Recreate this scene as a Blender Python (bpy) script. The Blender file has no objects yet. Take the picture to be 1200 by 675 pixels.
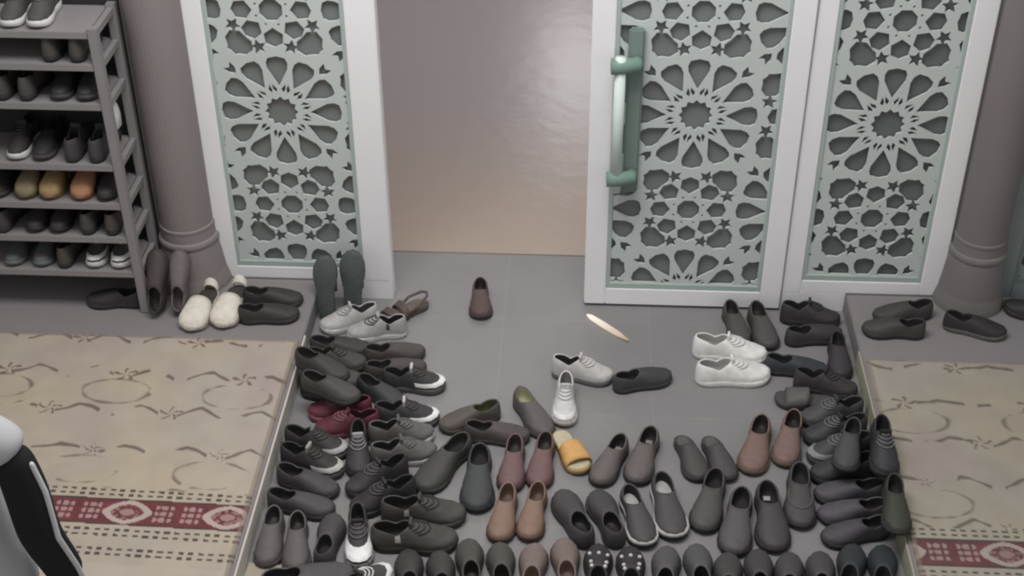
import bpy, bmesh, math, random
from mathutils import Vector, Matrix
random.seed(7)
PI = math.pi
scene = bpy.context.scene
C = scene.collection

# ------------------------------------------------------------------ camera
F, PITCH, YAW, ROLL, CD, CH = 1629.0, math.radians(34.9), math.radians(-3.27), math.radians(-0.319), 4.772, 3.4
fw = Vector((math.sin(YAW)*math.cos(PITCH), math.cos(YAW)*math.cos(PITCH), -math.sin(PITCH)))
r0 = Vector((math.cos(YAW), -math.sin(YAW), 0)); u0 = r0.cross(fw)
rt = math.cos(ROLL)*r0 + math.sin(ROLL)*u0
up = -math.sin(ROLL)*r0 + math.cos(ROLL)*u0
camd = bpy.data.cameras.new('camera'); cam = bpy.data.objects.new('camera', camd); C.objects.link(cam)
m = Matrix((rt, up, -fw)).transposed().to_4x4(); m.translation = Vector((0, -CD, CH)); cam.matrix_world = m
camd.sensor_width = 36.0; camd.lens = F/1200*36.0; camd.clip_end = 60
scene.camera = cam

def gp(x, y, z=0.0):
    """the point of the horizontal plane at height z seen at photo position x, y"""
    d = fw*F + (x-600)*rt + (337.5-y)*up
    t = (z-CH)/d.z
    return Vector((0, -CD, CH)) + t*d

# ------------------------------------------------------------------ materials
def lin(c):
    c /= 255.0
    return c/12.92 if c <= .04045 else ((c+.055)/1.055)**2.4
E_REF = 0.80
def S(r, g, b):
    return tuple(min(.9, lin(v)/E_REF) for v in (r, g, b))
MATS = {}
def mat(rgb, rough=.6, var=.12, scale=25.0, spec=.35, bump=0.0, name=None, metal=0.0):
    key = (rgb, rough, var, scale, spec, bump, metal)
    if key in MATS: return MATS[key]
    m = bpy.data.materials.new(name or 'surface'); m.use_nodes = True
    nt = m.node_tree; b = nt.nodes['Principled BSDF']
    tc = nt.nodes.new('ShaderNodeTexCoord'); n = nt.nodes.new('ShaderNodeTexNoise')
    n.inputs['Scale'].default_value = scale; n.inputs['Detail'].default_value = 5
    nt.links.new(tc.outputs['Object'], n.inputs['Vector'])
    mx = nt.nodes.new('ShaderNodeMix'); mx.data_type = 'RGBA'
    c = S(*rgb)
    mx.inputs[6].default_value = tuple(v*(1-var) for v in c)+(1,)
    mx.inputs[7].default_value = tuple(min(1, v*(1+var)) for v in c)+(1,)
    nt.links.new(n.outputs['Fac'], mx.inputs[0]); nt.links.new(mx.outputs[2], b.inputs['Base Color'])
    b.inputs['Roughness'].default_value = rough; b.inputs['Specular IOR Level'].default_value = spec
    b.inputs['Metallic'].default_value = metal
    if bump:
        bp = nt.nodes.new('ShaderNodeBump'); bp.inputs['Strength'].default_value = bump; bp.inputs['Distance'].default_value = .01
        nt.links.new(n.outputs['Fac'], bp.inputs['Height']); nt.links.new(bp.outputs['Normal'], b.inputs['Normal'])
    MATS[key] = m
    return m

def floor_mat():
    m = bpy.data.materials.new('stone_floor'); m.use_nodes = True; nt = m.node_tree; b = nt.nodes['Principled BSDF']
    L = nt.links.new; N = nt.nodes.new
    tc = N('ShaderNodeTexCoord')
    mp = N('ShaderNodeMapping'); mp.inputs['Location'].default_value = (.30, .13, 0)
    L(tc.outputs['Object'], mp.inputs['Vector'])
    br = N('ShaderNodeTexBrick'); br.offset = 0; br.inputs['Scale'].default_value = 1
    br.inputs['Brick Width'].default_value = .6; br.inputs['Row Height'].default_value = .6
    br.inputs['Mortar Size'].default_value = .003
    br.inputs['Color1'].default_value = S(120, 119, 120)+(1,); br.inputs['Color2'].default_value = S(121, 120, 121)+(1,)
    br.inputs['Mortar'].default_value = S(126, 125, 125)+(1,)
    L(mp.outputs['Vector'], br.inputs['Vector'])
    n = N('ShaderNodeTexNoise'); n.inputs['Scale'].default_value = 5; n.inputs['Detail'].default_value = 6
    L(tc.outputs['Object'], n.inputs['Vector'])
    mx = N('ShaderNodeMix'); mx.data_type = 'RGBA'; mx.blend_type = 'MULTIPLY'; mx.inputs[0].default_value = 1
    cr = N('ShaderNodeValToRGB'); cr.color_ramp.elements[0].color = (.86, .86, .86, 1); cr.color_ramp.elements[1].color = (1.08, 1.06, 1.04, 1)
    L(n.outputs['Fac'], cr.inputs['Fac']); L(br.outputs['Color'], mx.inputs[6]); L(cr.outputs['Color'], mx.inputs[7])
    L(mx.outputs[2], b.inputs['Base Color'])
    b.inputs['Roughness'].default_value = .55; b.inputs['Specular IOR Level'].default_value = .3
    return m

def inner_floor_mat():
    m = bpy.data.materials.new('polished_floor'); m.use_nodes = True; nt = m.node_tree; b = nt.nodes['Principled BSDF']
    L = nt.links.new; N = nt.nodes.new
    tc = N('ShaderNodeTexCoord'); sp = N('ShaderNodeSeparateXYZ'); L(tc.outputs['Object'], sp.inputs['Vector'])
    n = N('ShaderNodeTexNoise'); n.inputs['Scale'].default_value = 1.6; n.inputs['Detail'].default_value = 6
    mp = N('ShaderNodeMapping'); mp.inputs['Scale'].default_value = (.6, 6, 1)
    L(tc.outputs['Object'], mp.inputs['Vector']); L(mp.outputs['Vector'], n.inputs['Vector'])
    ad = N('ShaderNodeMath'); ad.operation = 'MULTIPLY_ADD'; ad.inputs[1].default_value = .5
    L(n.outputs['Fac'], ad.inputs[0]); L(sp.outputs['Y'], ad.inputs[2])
    cr = N('ShaderNodeValToRGB'); e = cr.color_ramp.elements  # warm light near the door put into the colour, brown fading to grey
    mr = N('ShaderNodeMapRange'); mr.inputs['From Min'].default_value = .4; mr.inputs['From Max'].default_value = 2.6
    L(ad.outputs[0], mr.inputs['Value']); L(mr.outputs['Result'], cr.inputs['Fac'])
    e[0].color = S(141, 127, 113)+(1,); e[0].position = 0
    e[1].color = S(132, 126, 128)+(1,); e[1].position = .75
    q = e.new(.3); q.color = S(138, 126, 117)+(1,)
    L(cr.outputs['Color'], b.inputs['Base Color'])
    b.inputs['Roughness'].default_value = .3; b.inputs['Specular IOR Level'].default_value = .5
    wv = N('ShaderNodeTexNoise'); wv.inputs['Scale'].default_value = 9; wv.inputs['Detail'].default_value = 4
    L(tc.outputs['Object'], wv.inputs['Vector'])
    bp = N('ShaderNodeBump'); bp.inputs['Strength'].default_value = .25; bp.inputs['Distance'].default_value = .01
    L(wv.outputs['Fac'], bp.inputs['Height']); L(bp.outputs['Normal'], b.inputs['Normal'])
    return m

def attr_mat():
    m = bpy.data.materials.new('woven_carpet'); m.use_nodes = True; nt = m.node_tree; b = nt.nodes['Principled BSDF']
    a = nt.nodes.new('ShaderNodeAttribute'); a.attribute_name = 'weave'
    n = nt.nodes.new('ShaderNodeTexNoise'); n.inputs['Scale'].default_value = 9; n.inputs['Detail'].default_value = 6
    tc = nt.nodes.new('ShaderNodeTexCoord'); nt.links.new(tc.outputs['Object'], n.inputs['Vector'])
    cr = nt.nodes.new('ShaderNodeValToRGB'); cr.color_ramp.elements[0].color = (.84, .82, .8, 1); cr.color_ramp.elements[1].color = (1.12, 1.12, 1.1, 1)
    nt.links.new(n.outputs['Fac'], cr.inputs['Fac'])
    mx = nt.nodes.new('ShaderNodeMix'); mx.data_type = 'RGBA'; mx.blend_type = 'MULTIPLY'; mx.inputs[0].default_value = 1
    nt.links.new(a.outputs['Color'], mx.inputs[6]); nt.links.new(cr.outputs['Color'], mx.inputs[7])
    nt.links.new(mx.outputs[2], b.inputs['Base Color'])
    b.inputs['Roughness'].default_value = .9; b.inputs['Specular IOR Level'].default_value = .1
    return m

WHITE = mat((217, 216, 218), .45, .03, 8, name='white_paint')
FRAMEGREEN = mat((177, 184, 182), .5, .04, 8, name='pale_green_screen')
RIM = mat((154, 168, 162), .5, .04, 8, name='green_rim')
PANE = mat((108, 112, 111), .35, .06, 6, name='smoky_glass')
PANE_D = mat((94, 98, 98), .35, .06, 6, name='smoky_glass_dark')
PLASTER = mat((122, 116, 116), .8, .06, 4, name='plaster')
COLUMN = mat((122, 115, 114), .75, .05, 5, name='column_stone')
COLUMN_SHADED = mat((108, 103, 103), .75, .06, 5, name='column_stone_shaded')  # weaker light on the right column put into a darker stone copy
LEDGE = mat((120, 115, 116), .7, .08, 6, name='ledge_stone')
STEEL = mat((126, 122, 123), .5, .06, 12, name='grey_painted_steel')
HANDLE_G = mat((106, 130, 120), .5, .05, 20, name='green_handle')
HANDLE_L = mat((194, 206, 201), .5, .04, 20, name='pale_handle')
PLATE = mat((112, 126, 121), .4, .05, 20, name='handle_plate')

# ------------------------------------------------------------------ object helpers
def link(name, me, m, parent=None, smooth=False):
    if smooth:
        for p in me.polygons: p.use_smooth = True
    if m is not None and not me.materials: me.materials.append(m)
    o = bpy.data.objects.new(name, me); C.objects.link(o)
    if parent: o.parent = parent
    return o
def bm_obj(name, bm, m, parent=None, smooth=False):
    me = bpy.data.meshes.new(name); bmesh.ops.recalc_face_normals(bm, faces=bm.faces); bm.to_mesh(me); bm.free()
    return link(name, me, m, parent, smooth)
def box(bm, x0, x1, y0, y1, z0, z1, bev=0.0):
    r = bmesh.ops.create_cube(bm, size=1)
    bmesh.ops.transform(bm, matrix=Matrix.Translation(((x0+x1)/2, (y0+y1)/2, (z0+z1)/2)) @ Matrix.Diagonal((x1-x0, y1-y0, z1-z0, 1)), verts=r['verts'])
    if bev:
        es = list({e for v in r['verts'] for e in v.link_edges})
        bmesh.ops.bevel(bm, geom=es, offset=bev, segments=2, affect='EDGES')
def tube(bm, pts, rad, seg=10, caps=True):
    rings = []
    n = len(pts)
    for i, p in enumerate(pts):
        a = Vector(pts[max(0, i-1)]); b = Vector(pts[min(n-1, i+1)])
        d = (b-a).normalized(); s = d.orthogonal().normalized() if abs(d.z) > .9 else d.cross(Vector((0, 0, 1))).normalized()
        t = d.cross(s); rr = rad[i] if isinstance(rad, (list, tuple)) else rad
        rings.append([bm.verts.new(Vector(p)+rr*(math.cos(2*PI*k/seg)*s+math.sin(2*PI*k/seg)*t)) for k in range(seg)])
    for a, b in zip(rings, rings[1:]):
        for k in range(seg): bm.faces.new((a[k], a[(k+1) % seg], b[(k+1) % seg], b[k]))
    if caps: bm.faces.new(rings[0][::-1]); bm.faces.new(rings[-1])
def lathe(bm, cx, cy, prof, seg=40):
    rings = [[bm.verts.new((cx+r*math.cos(2*PI*k/seg), cy+r*math.sin(2*PI*k/seg), z)) for k in range(seg)] for r, z in prof]
    for a, b in zip(rings, rings[1:]):
        for k in range(seg): bm.faces.new((a[k], a[(k+1) % seg], b[(k+1) % seg], b[k]))
    bm.faces.new(rings[0][::-1]); bm.faces.new(rings[-1])
def tag(o, label, cat, group=None, kind=None):
    o['label'] = label; o['category'] = cat
    if group: o['group'] = group
    if kind: o['kind'] = kind
    return o
def empty(name, loc=(0, 0, 0)):
    o = bpy.data.objects.new(name, None); o.location = loc; o.empty_display_size = .05; C.objects.link(o); return o
def boxobj(name, m, *b, parent=None, bev=0.0):
    bm = bmesh.new(); box(bm, *b, bev=bev); return bm_obj(name, bm, m, parent)

# ------------------------------------------------------------------ setting
LEDL, LEDR, LZ, BACK = -1.078, 1.108, .09, -3.6
ground = boxobj('floor', floor_mat(), -5, 5, -6, .354, -.12, 0)
tag(ground, 'grey stone floor of the sunken entrance bay, faint tile joints', 'floor', kind='structure')
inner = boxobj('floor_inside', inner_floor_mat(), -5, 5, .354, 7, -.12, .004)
tag(inner, 'polished floor inside the open doorway, light falloff painted in from brown to grey', 'floor', kind='structure')
for x0, x1, side in ((-5, LEDL, 'left'), (LEDR, 5, 'right')):
    tag(boxobj('ledge_'+side, LEDGE, x0, x1, BACK, -.015, 0, LZ, bev=.004),
        'low grey stone ledge on the %s side of the entrance bay' % side, 'ledge', kind='structure')
a, b = gp(262, 660), gp(345, 674); dm = boxobj('doormat', mat((150, 142, 128), .95, .1, 60), 0, .34, -.25, 0, .001, .008)
dm.location = (LEDL+.012, a.y, 0); dm.rotation_euler.z = math.atan2(b.y-a.y, b.x-a.x)*.4
tag(dm, 'beige mat corner at the bottom left end of the shoe bay', 'mat')
tag(boxobj('trim_2', mat((176, 170, 162), .8, .08, 8), LEDL, LEDL+.007, BACK, -.40, .001, LZ-.002), 'pale edge strip along the left ledge', 'edge strip', kind='structure')
tag(boxobj('trim_3', mat((142, 139, 122), .8, .08, 8), LEDR-.007, LEDR, BACK, -.40, .001, LZ-.002), 'pale olive edge strip along the right ledge', 'edge strip', kind='structure')
# walls and ceiling
tag(boxobj('wall_left', PLASTER, -5, -1.53, .0, .2, 0, 3.6), 'grey plaster wall behind the shoe rack', 'wall', kind='structure')
tag(boxobj('wall_right', PLASTER, 1.495, 1.70, .0, .2, 0, 3.6), 'grey plaster wall behind the right column', 'wall', kind='structure')
tag(boxobj('wall_far_right', PLASTER, 2.62, 5, .0, .2, 0, 3.6), 'grey plaster wall at far right', 'wall', kind='structure')
tag(boxobj('wall_above', PLASTER, -1.53, 2.62, .0, .2, 2.75, 3.6), 'grey plaster wall above the doors', 'wall', kind='structure')
tag(boxobj('wall_inside', mat((150, 144, 148), .8, .05, 3), -5, 5, 6.9, 7, 0, 3.6), 'pale mauve far wall of the hall inside', 'wall', kind='structure')
tag(boxobj('ceiling', mat((190, 186, 186), .8, .03, 3), -5, 5, .2, 7, 3.6, 3.7), 'pale ceiling of the hall inside', 'ceiling', kind='structure')

def column(name, cx, cy, r, zr, m, label):
    bm = bmesh.new()
    lathe(bm, cx, cy, [(r*1.42, LZ), (r*1.40, LZ+.02), (r*1.27, LZ+.07), (r*1.14, zr-.05), (r*1.10, zr-.022), (r*1.15, zr-.016), (r*1.16, zr-.004),
                       (r*1.13, zr+.006), (r*1.05, zr+.010), (r*1.03, zr+.05), (r*1.05, zr+.054), (r*1.05, zr+.064), (r*1.0, zr+.068), (r*1.0, 3.6)])
    tag(bm_obj(name, bm, m, smooth=False), label, 'column', kind='structure')
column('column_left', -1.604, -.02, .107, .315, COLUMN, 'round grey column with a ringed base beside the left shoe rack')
column('column_right', 1.598, -.03, .098, .345, COLUMN_SHADED, 'round grey column, shade in its colour, with a ringed base right of the doors')

# ------------------------------------------------------------------ lattice screens
RA = .4235
def holes12(cx, cz):
    out = []
    def P(pts): out.append([(cx+x, cz+y) for x, y in pts])
    def pol(r, a): return (r*math.cos(a), r*math.sin(a))
    P([pol(.066 if i % 2 == 0 else .054, PI*i/12) for i in range(24)])
    for k in range(12):
        a = PI*k/6
        def q(r, w):  # radial, sideways
            return (r*math.cos(a)-w*math.sin(a), r*math.sin(a)+w*math.cos(a))
        P([q(.110, 0), q(.145, .019), q(.182, .039), q(.208, .042), q(.228, .033), q(.236, 0), q(.228, -.033), q(.208, -.042), q(.182, -.039), q(.145, -.019)])
        for s in (-1, 1):
            aa = a+s*PI/12*.62
            def q2(r, w): return (r*math.cos(aa)-w*math.sin(aa), r*math.sin(aa)+w*math.cos(aa))
            P([q2(.082, 0), q2(.098, .009), q2(.122, s*.007), q2(.099, -.008)])
    for k in range(4):
        a = PI/4+k*PI/2
        def q(r, w): return (r*math.cos(a)-w*math.sin(a), r*math.sin(a)+w*math.cos(a))
        P([q(.226, 0), q(.248, .018), q(.276, .020), q(.262, 0), q(.276, -.020), q(.248, -.018)])
        for s in (-1, 1):   # shields
            ctr = Vector(q(.306, s*.106)); b0 = a+s*.35
            pts = [(.054, 0), (.036, .032), (-.008, .044), (-.042, .036), (-.049, -.004), (-.036, -.039), (0, -.044), (.036, -.032)]
            P([(ctr.x+u*math.cos(b0)-v*math.sin(b0), ctr.y+u*math.sin(b0)+v*math.cos(b0)) for u, v in pts])
    return out
def holes8(cx, cz):
    out = []
    def P(pts): out.append([(cx+x, cz+y) for x, y in pts])
    def pol(r, a): return (r*math.cos(a), r*math.sin(a))
    P([pol(.047, PI/8+PI*i/4) for i in range(8)])
    for k in range(8):
        a = PI*k/4; c = pol(.112, a)
        pts = [(-.041, 0), (-.015, .037), (.025, .033), (.040, 0), (.025, -.033), (-.015, -.037)]
        P([(c[0]+u*math.cos(a)-v*math.sin(a), c[1]+u*math.sin(a)+v*math.cos(a)) for u, v in pts])
        a2 = a+PI/8; c = pol(.163, a2)
        P([(c[0]+(.033 if i % 2 == 0 else .016)*math.cos(a2+PI*i/5), c[1]+(.033 if i % 2 == 0 else .016)*math.sin(a2+PI*i/5)) for i in range(10)])
        c = pol(.062, a2)
        P([(c[0]+.006*math.cos(i*PI/2), c[1]+.006*math.sin(i*PI/2)) for i in range(4)])
    return out
def clip(poly, x0, x1, z0, z1):
    def cut(p, ins, inter):
        r = []
        for i in range(len(p)):
            a, b = p[i-1], p[i]
            if ins(b):
                if not ins(a): r.append(inter(a, b))
                r.append(b)
            elif ins(a): r.append(inter(a, b))
        return r
    def ix(c): return lambda a, b: (c, a[1]+(b[1]-a[1])*(c-a[0])/(b[0]-a[0]))
    def iz(c): return lambda a, b: (a[0]+(b[0]-a[0])*(c-a[1])/(b[1]-a[1]), c)
    for ins, it in ((lambda p: p[0] >= x0, ix(x0)), (lambda p: p[0] <= x1, ix(x1)), (lambda p: p[1] >= z0, iz(z0)), (lambda p: p[1] <= z1, iz(z1))):
        if poly: poly = cut(poly, ins, it)
    return poly
def area(p): return abs(sum(p[i-1][0]*p[i][1]-p[i][0]*p[i-1][1] for i in range(len(p))))/2
def lattice(name, x0, x1, z0, z1, rx, rz, y, parent, m):
    """flat fretwork screen cut through with a repeat of twelve and eight fold rosettes"""
    from mathutils.geometry import delaunay_2d_cdt
    V = [(x0, z0), (x1, z0), (x1, z1), (x0, z1)]; Ed = [(0, 1), (1, 2), (2, 3), (3, 0)]; H = []
    mg = .016
    for i in range(-3, 4):
        for j in range(-3, 6):
            cx, cz = rx+i*RA, rz+j*RA
            for h in (holes12(cx, cz) if (i+j) % 2 == 0 else holes8(cx, cz)):
                p = clip(h, x0+mg, x1-mg, z0+.028, z1-.02)
                q = []
                for v in p:
                    if not q or (Vector(v)-Vector(q[-1])).length > 1e-4: q.append(v)
                if len(q) > 2 and area(q) > 2.5e-5:
                    n = len(V); V += q; Ed += [(n+k, n+(k+1) % len(q)) for k in range(len(q))]
                    H.append((min(v[0] for v in q), max(v[0] for v in q), min(v[1] for v in q), max(v[1] for v in q), q))
    vs, es, fs = delaunay_2d_cdt([Vector(v) for v in V], Ed, [], 0, 1e-5)[:3]
    def inside(x, z):
        for a0, a1, b0, b1, q in H:
            if a0 < x < a1 and b0 < z < b1:
                c = False
                for k in range(len(q)):
                    (xa, za), (xb, zb) = q[k-1], q[k]
                    if (za > z) != (zb > z) and x < (xb-xa)*(z-za)/(zb-za)+xa: c = not c
                if c: return True
        return False
    bm = bmesh.new(); bv_ = [bm.verts.new((v[0], y, v[1])) for v in vs]
    for f in fs:
        if not inside(sum(vs[k][0] for k in f)/len(f), sum(vs[k][1] for k in f)/len(f)):
            try: bm.faces.new([bv_[k] for k in f])
            except ValueError: pass
    bmesh.ops.delete(bm, geom=[v for v in bm.verts if not v.link_faces], context='VERTS')
    ext = bmesh.ops.extrude_face_region(bm, geom=list(bm.faces))
    bmesh.ops.translate(bm, verts=[e for e in ext['geom'] if isinstance(e, bmesh.types.BMVert)], vec=(0, -.010, 0))
    return bm_obj(name, bm, m, parent)
def frame_unit(root, x0, x1, z0, z1, p0, p1, pz0, pz1, y0, y1, pane, fm=WHITE, rim=FRAMEGREEN, border=RIM, rx=0, rz=0):
    bm = bmesh.new()
    box(bm, x0, p0, y0, y1, z0, z1, bev=.004); box(bm, p1, x1, y0, y1, z0, z1, bev=.004)
    box(bm, p0, p1, y0+.001, y1-.001, z0, pz0, bev=.003); box(bm, p0, p1, y0+.001, y1-.001, pz1, z1, bev=.003)
    bm_obj('frame', bm, fm, root)
    yc = y0+.02
    lattice('lattice_screen', p0+.001, p1-.001, pz0+.001, pz1-.001, rx, rz, yc, root, rim)
    bm = bmesh.new(); e = .013; yb = yc-.016
    box(bm, p0+.001, p0+e, yb, yc+.004, pz0+.001, pz1-.001); box(bm, p1-e, p1-.001, yb, yc+.004, pz0+.001, pz1-.001)
    box(bm, p0+e, p1-e, yb, yc+.004, pz0+.001, pz0+.024); box(bm, p0+e, p1-e, yb, yc+.004, pz1-.024, pz1-.001)
    bm_obj('screen_border', bm, border, root)
    boxobj('glass_pane', pane, p0+.001, p1-.001, yc+.008, yc+.014, pz0+.001, pz1-.001, parent=root)
w1 = tag(empty('window_1'), 'fixed white framed panel with pale green lattice left of the doorway', 'window', kind='structure')
frame_unit(w1, -1.53, -.775, LZ, 2.75, -1.425, -.892, .148, 2.55, -.01, .06, PANE, rx=-1.166, rz=.872)
# jamb below the ledge level where the bay drops
boxobj('frame_foot', WHITE, LEDL+.001, -.775, -.009, .06, 0, LZ, parent=w1)
w2 = tag(empty('window_2'), 'fixed white framed panel with pale green lattice beside the right column', 'window', kind='structure')
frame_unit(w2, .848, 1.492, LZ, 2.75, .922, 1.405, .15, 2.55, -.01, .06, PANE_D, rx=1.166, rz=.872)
boxobj('frame_foot', WHITE, .848, LEDR-.001, -.009, .06, 0, LZ, parent=w2)
w3 = tag(empty('window_3'), 'grey green lattice panel at the right edge beyond the right column', 'window', kind='structure')
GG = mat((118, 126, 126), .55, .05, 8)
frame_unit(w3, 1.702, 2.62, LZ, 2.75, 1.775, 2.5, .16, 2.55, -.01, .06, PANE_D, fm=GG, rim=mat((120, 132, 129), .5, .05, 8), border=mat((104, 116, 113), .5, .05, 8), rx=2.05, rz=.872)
d1 = tag(empty('door_1'), 'white door leaf with pale green lattice and long green pull handle', 'door', kind='structure')
frame_unit(d1, .03, .842, .012, 2.75, .118, .757, .092, 2.55, -.022, .05, PANE, rx=.434, rz=.9)
hd = boxobj('pull_handle', PLATE, .166, .226, -.036, -.009, .565, 1.262, parent=d1, bev=.008)
bm = bmesh.new(); tube(bm, [(.138, -.085, .60), (.138, -.085, 1.17)], .021, 14); bm_obj('grip', bm, HANDLE_L, hd, True)
for z in (.655, 1.135):
    bm = bmesh.new(); tube(bm, [(.2, -.04, z), (.196, -.075, z), (.14, -.085, z), (.103, -.087, z)], [.026, .029, .031, .031], 16)
    bm_obj('mounting_post', bm, HANDLE_G, hd, True)

# ------------------------------------------------------------------ carpets
def nz(x, y, s=0):
    from mathutils import noise
    return noise.noise((x, y, s*7.3))
CARPET = attr_mat()
BASE = (168, 160, 149)
def mixc(a, b, t): return tuple(a[i]+(b[i]-a[i])*t for i in range(3))
def weave(u, v, band, tint, seed):
    c = mixc(BASE, (174, 164, 144), max(0, min(1, .5+1.3*nz(u*3, v*3, seed))))
    c = mixc(c, (164, 152, 148), max(0, min(1, nz(u*5+9, v*4, seed)*1.2)))
    if v < band-.05:
        P, Q = .46, .215
        best = 9.
        for k in range(-1, 6):
            ph = .5*(k % 2)+.13*seed
            t = (u/P+ph) % 1
            tri = abs((t*2) % 1-.5)*2
            w = .045+Q*k+.048*(tri-.5)+.010*math.sin(u*31+k)
            if .08 < t < .46 or .56 < t < .93: best = min(best, abs(v-w))
            # open ogee rings between the rows
            du = ((t+.5) % 1-.5)*P; dv = v-(.045+Q*(k+.5))
            rr = math.hypot(du/.130, dv/.070)
            if k % 2: best = min(best, abs(rr-1)*.085+.0045)
        th = .005+.004*nz(u*26, v*26, seed+1)
        br = nz(u*9, v*9, seed+2)
        if best < th*2.4 and br > -.22:
            c = mixc((96, 85, 78), c, max(0, min(1, (best-th*.6)/(th*1.6)))*.9+.06)
        for k in range(-1, 6):
            ph = .5*(k % 2)+.13*seed
            t = ((u/P+ph+.02+.5) % 1)-.5
            du = t*P; dv = v-(.05+Q*k)
            if abs(du) < .055 and abs(dv) < .05:
                rr = math.hypot(du, dv*1.3); an = math.atan2(dv, du)
                if .008 < rr < .036+.014*math.cos(5*an+k) and math.sin(5*an+rr*60) > .45:
                    c = mixc(c, (92, 72, 66), .75)
    b = v-band
    def dots(row, w=.011, per=.034, col=(70, 62, 60)):
        nonlocal c
        if abs(b-row) < w/2 and (u/per) % 1 < .55: c = col
    if -.06 <= b <= .30:
        dots(-.040); dots(-.018); dots(.148); dots(.172); dots(.235); dots(.258)
        if 0 <= b <= .125:
            c = mixc((108, 50, 56), (86, 44, 48), max(0, min(1, .5+nz(u*20, v*20))))
            if b < .008 or b > .117: c = (66, 50, 48)
            P = .345; du = ((u+seed*.11) % P)-P/2; dv = b-.0625
            q = abs(du)/.082+abs(dv)/.052
            q2 = (abs(du)/.08)**1.5+(abs(dv)/.052)**1.5
            if .62 < q2 < 1.12: c = (176, 160, 154)
            elif q2 < .2: c = (150, 120, 116)
            elif .3 < q2 < .62 and nz(u*60, v*60) > 0: c = (138, 104, 104)
            elif q2 >= 1.12:
                dx = abs(abs(du)-.125)
                if (dx < .032 and abs(math.sin(dx*150+1)*math.cos(dv*110)) > .45 and abs(dv) < .045): c = (160, 130, 128)
    if b > .30: c = mixc(c, (180, 172, 160), .4)
    return mixc(c, tint, .15 if seed == 1 else .32)
def carpet(name, x0, x1, y0, y1, skew, band, tint, seed, label):
    d = .0045
    nx = int((x1-x0)/d)
    ys = []
    y = y1
    while y > y0: ys.append(y); y -= d if y > -1.85 else .03
    ys.append(y0)
    verts = []; cols = []
    inner_x = x1 if seed == 1 else x0
    zt = LZ+.009
    for yy in ys:
        for i in range(nx+1):
            x = x0+(x1-x0)*i/nx
            edge = min(x-x0, x1-x, yy-y0, y1-yy)
            z = zt-(.006 if edge < .003 else 0)+.0012*nz(x*6, yy*6, 3)
            verts.append((x, yy, z))
            u = abs(x-inner_x); v = (y1-yy)+skew*u
            c = weave(u, v, band, tint, seed)
            if edge < .014: c = mixc(c, (128, 118, 106), .6)
            cols.append(tuple(v*k for v, k in zip(S(*c), (.86, .855, .875)))+(1,))
    W = nx+1
    faces = [(j*W+i, (j+1)*W+i, (j+1)*W+i+1, j*W+i+1) for j in range(len(ys)-1) for i in range(nx)]
    # skirt down to the ledge
    n = len(ys)
    loop = [i for i in range(W)]+[j*W+W-1 for j in range(1, n)]+[(n-1)*W+i for i in range(W-2, -1, -1)]+[j*W for j in range(n-2, 0, -1)]
    base = len(verts)
    for q in loop:
        verts.append((verts[q][0], verts[q][1], LZ+.0005)); cols.append(cols[q])
    k = len(loop)
    faces += [(loop[i], loop[(i+1) % k], base+(i+1) % k, base+i) for i in range(k)]
    me = bpy.data.meshes.new(name); me.from_pydata(verts, [], faces)
    at = me.color_attributes.new('weave', 'FLOAT_COLOR', 'POINT')
    at.data.foreach_set('color', [t for c in cols for t in c])
    return tag(link(name, me, CARPET, smooth=False), label, 'carpet')
carpet('carpet', -2.62, LEDL-.012, -3.3, -.445, .03, .935, (160, 150, 140), 1, 'beige carpet with brown vines and red medallion border on left ledge')
carpet('carpet', LEDR+.012, 2.62, -3.3, -.455, -.0, .965, (120, 122, 114), 2, 'beige carpet with brown vines and red medallion border on right ledge')

# ------------------------------------------------------------------ shoe rack
RX0, RX1, RY0, RY1 = -2.66, -1.732, -.285, -.03
SHELF = [1.318, 1.191, 1.031, .773, .601, .447, .284]
rack = tag(empty('shoe_rack', (0, 0, 0)), 'tall grey metal shoe rack with seven shelves left of the column', 'shoe rack')
for x in (RX0, RX1-.036):
    for y0_, y1_ in ((RY0, RY0+.03), (RY1-.03, RY1)):
        boxobj('post', STEEL, x, x+.036, y0_, y1_, LZ+.001, 1.335, parent=rack, bev=.003)
tag(boxobj('rack_shade', mat((50, 48, 49), .85, .06, 6), -2.8, -1.735, -.012, -.001, LZ, 1.45), 'dark panel added behind the shoe rack to stand in for shade', 'shade panel', kind='structure')  # dark sheet added to deepen the shade inside the rack
for z in SHELF:
    bm = bmesh.new()
    box(bm, RX0+.036, RX1-.036, RY0+.012, RY1-.005, z-.006, z)
    box(bm, RX0+.036, RX1-.036, RY0+.004, RY0+.016, z-.024, z+.003, bev=.002)
    bm_obj('shelf', bm, STEEL, rack)
    for x in (RX0+.006, RX1-.030):
        boxobj('side_rail', STEEL, x, x+.022, RY0+.03, RY1-.03, z-.022, z+.002, parent=rack)

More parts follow.
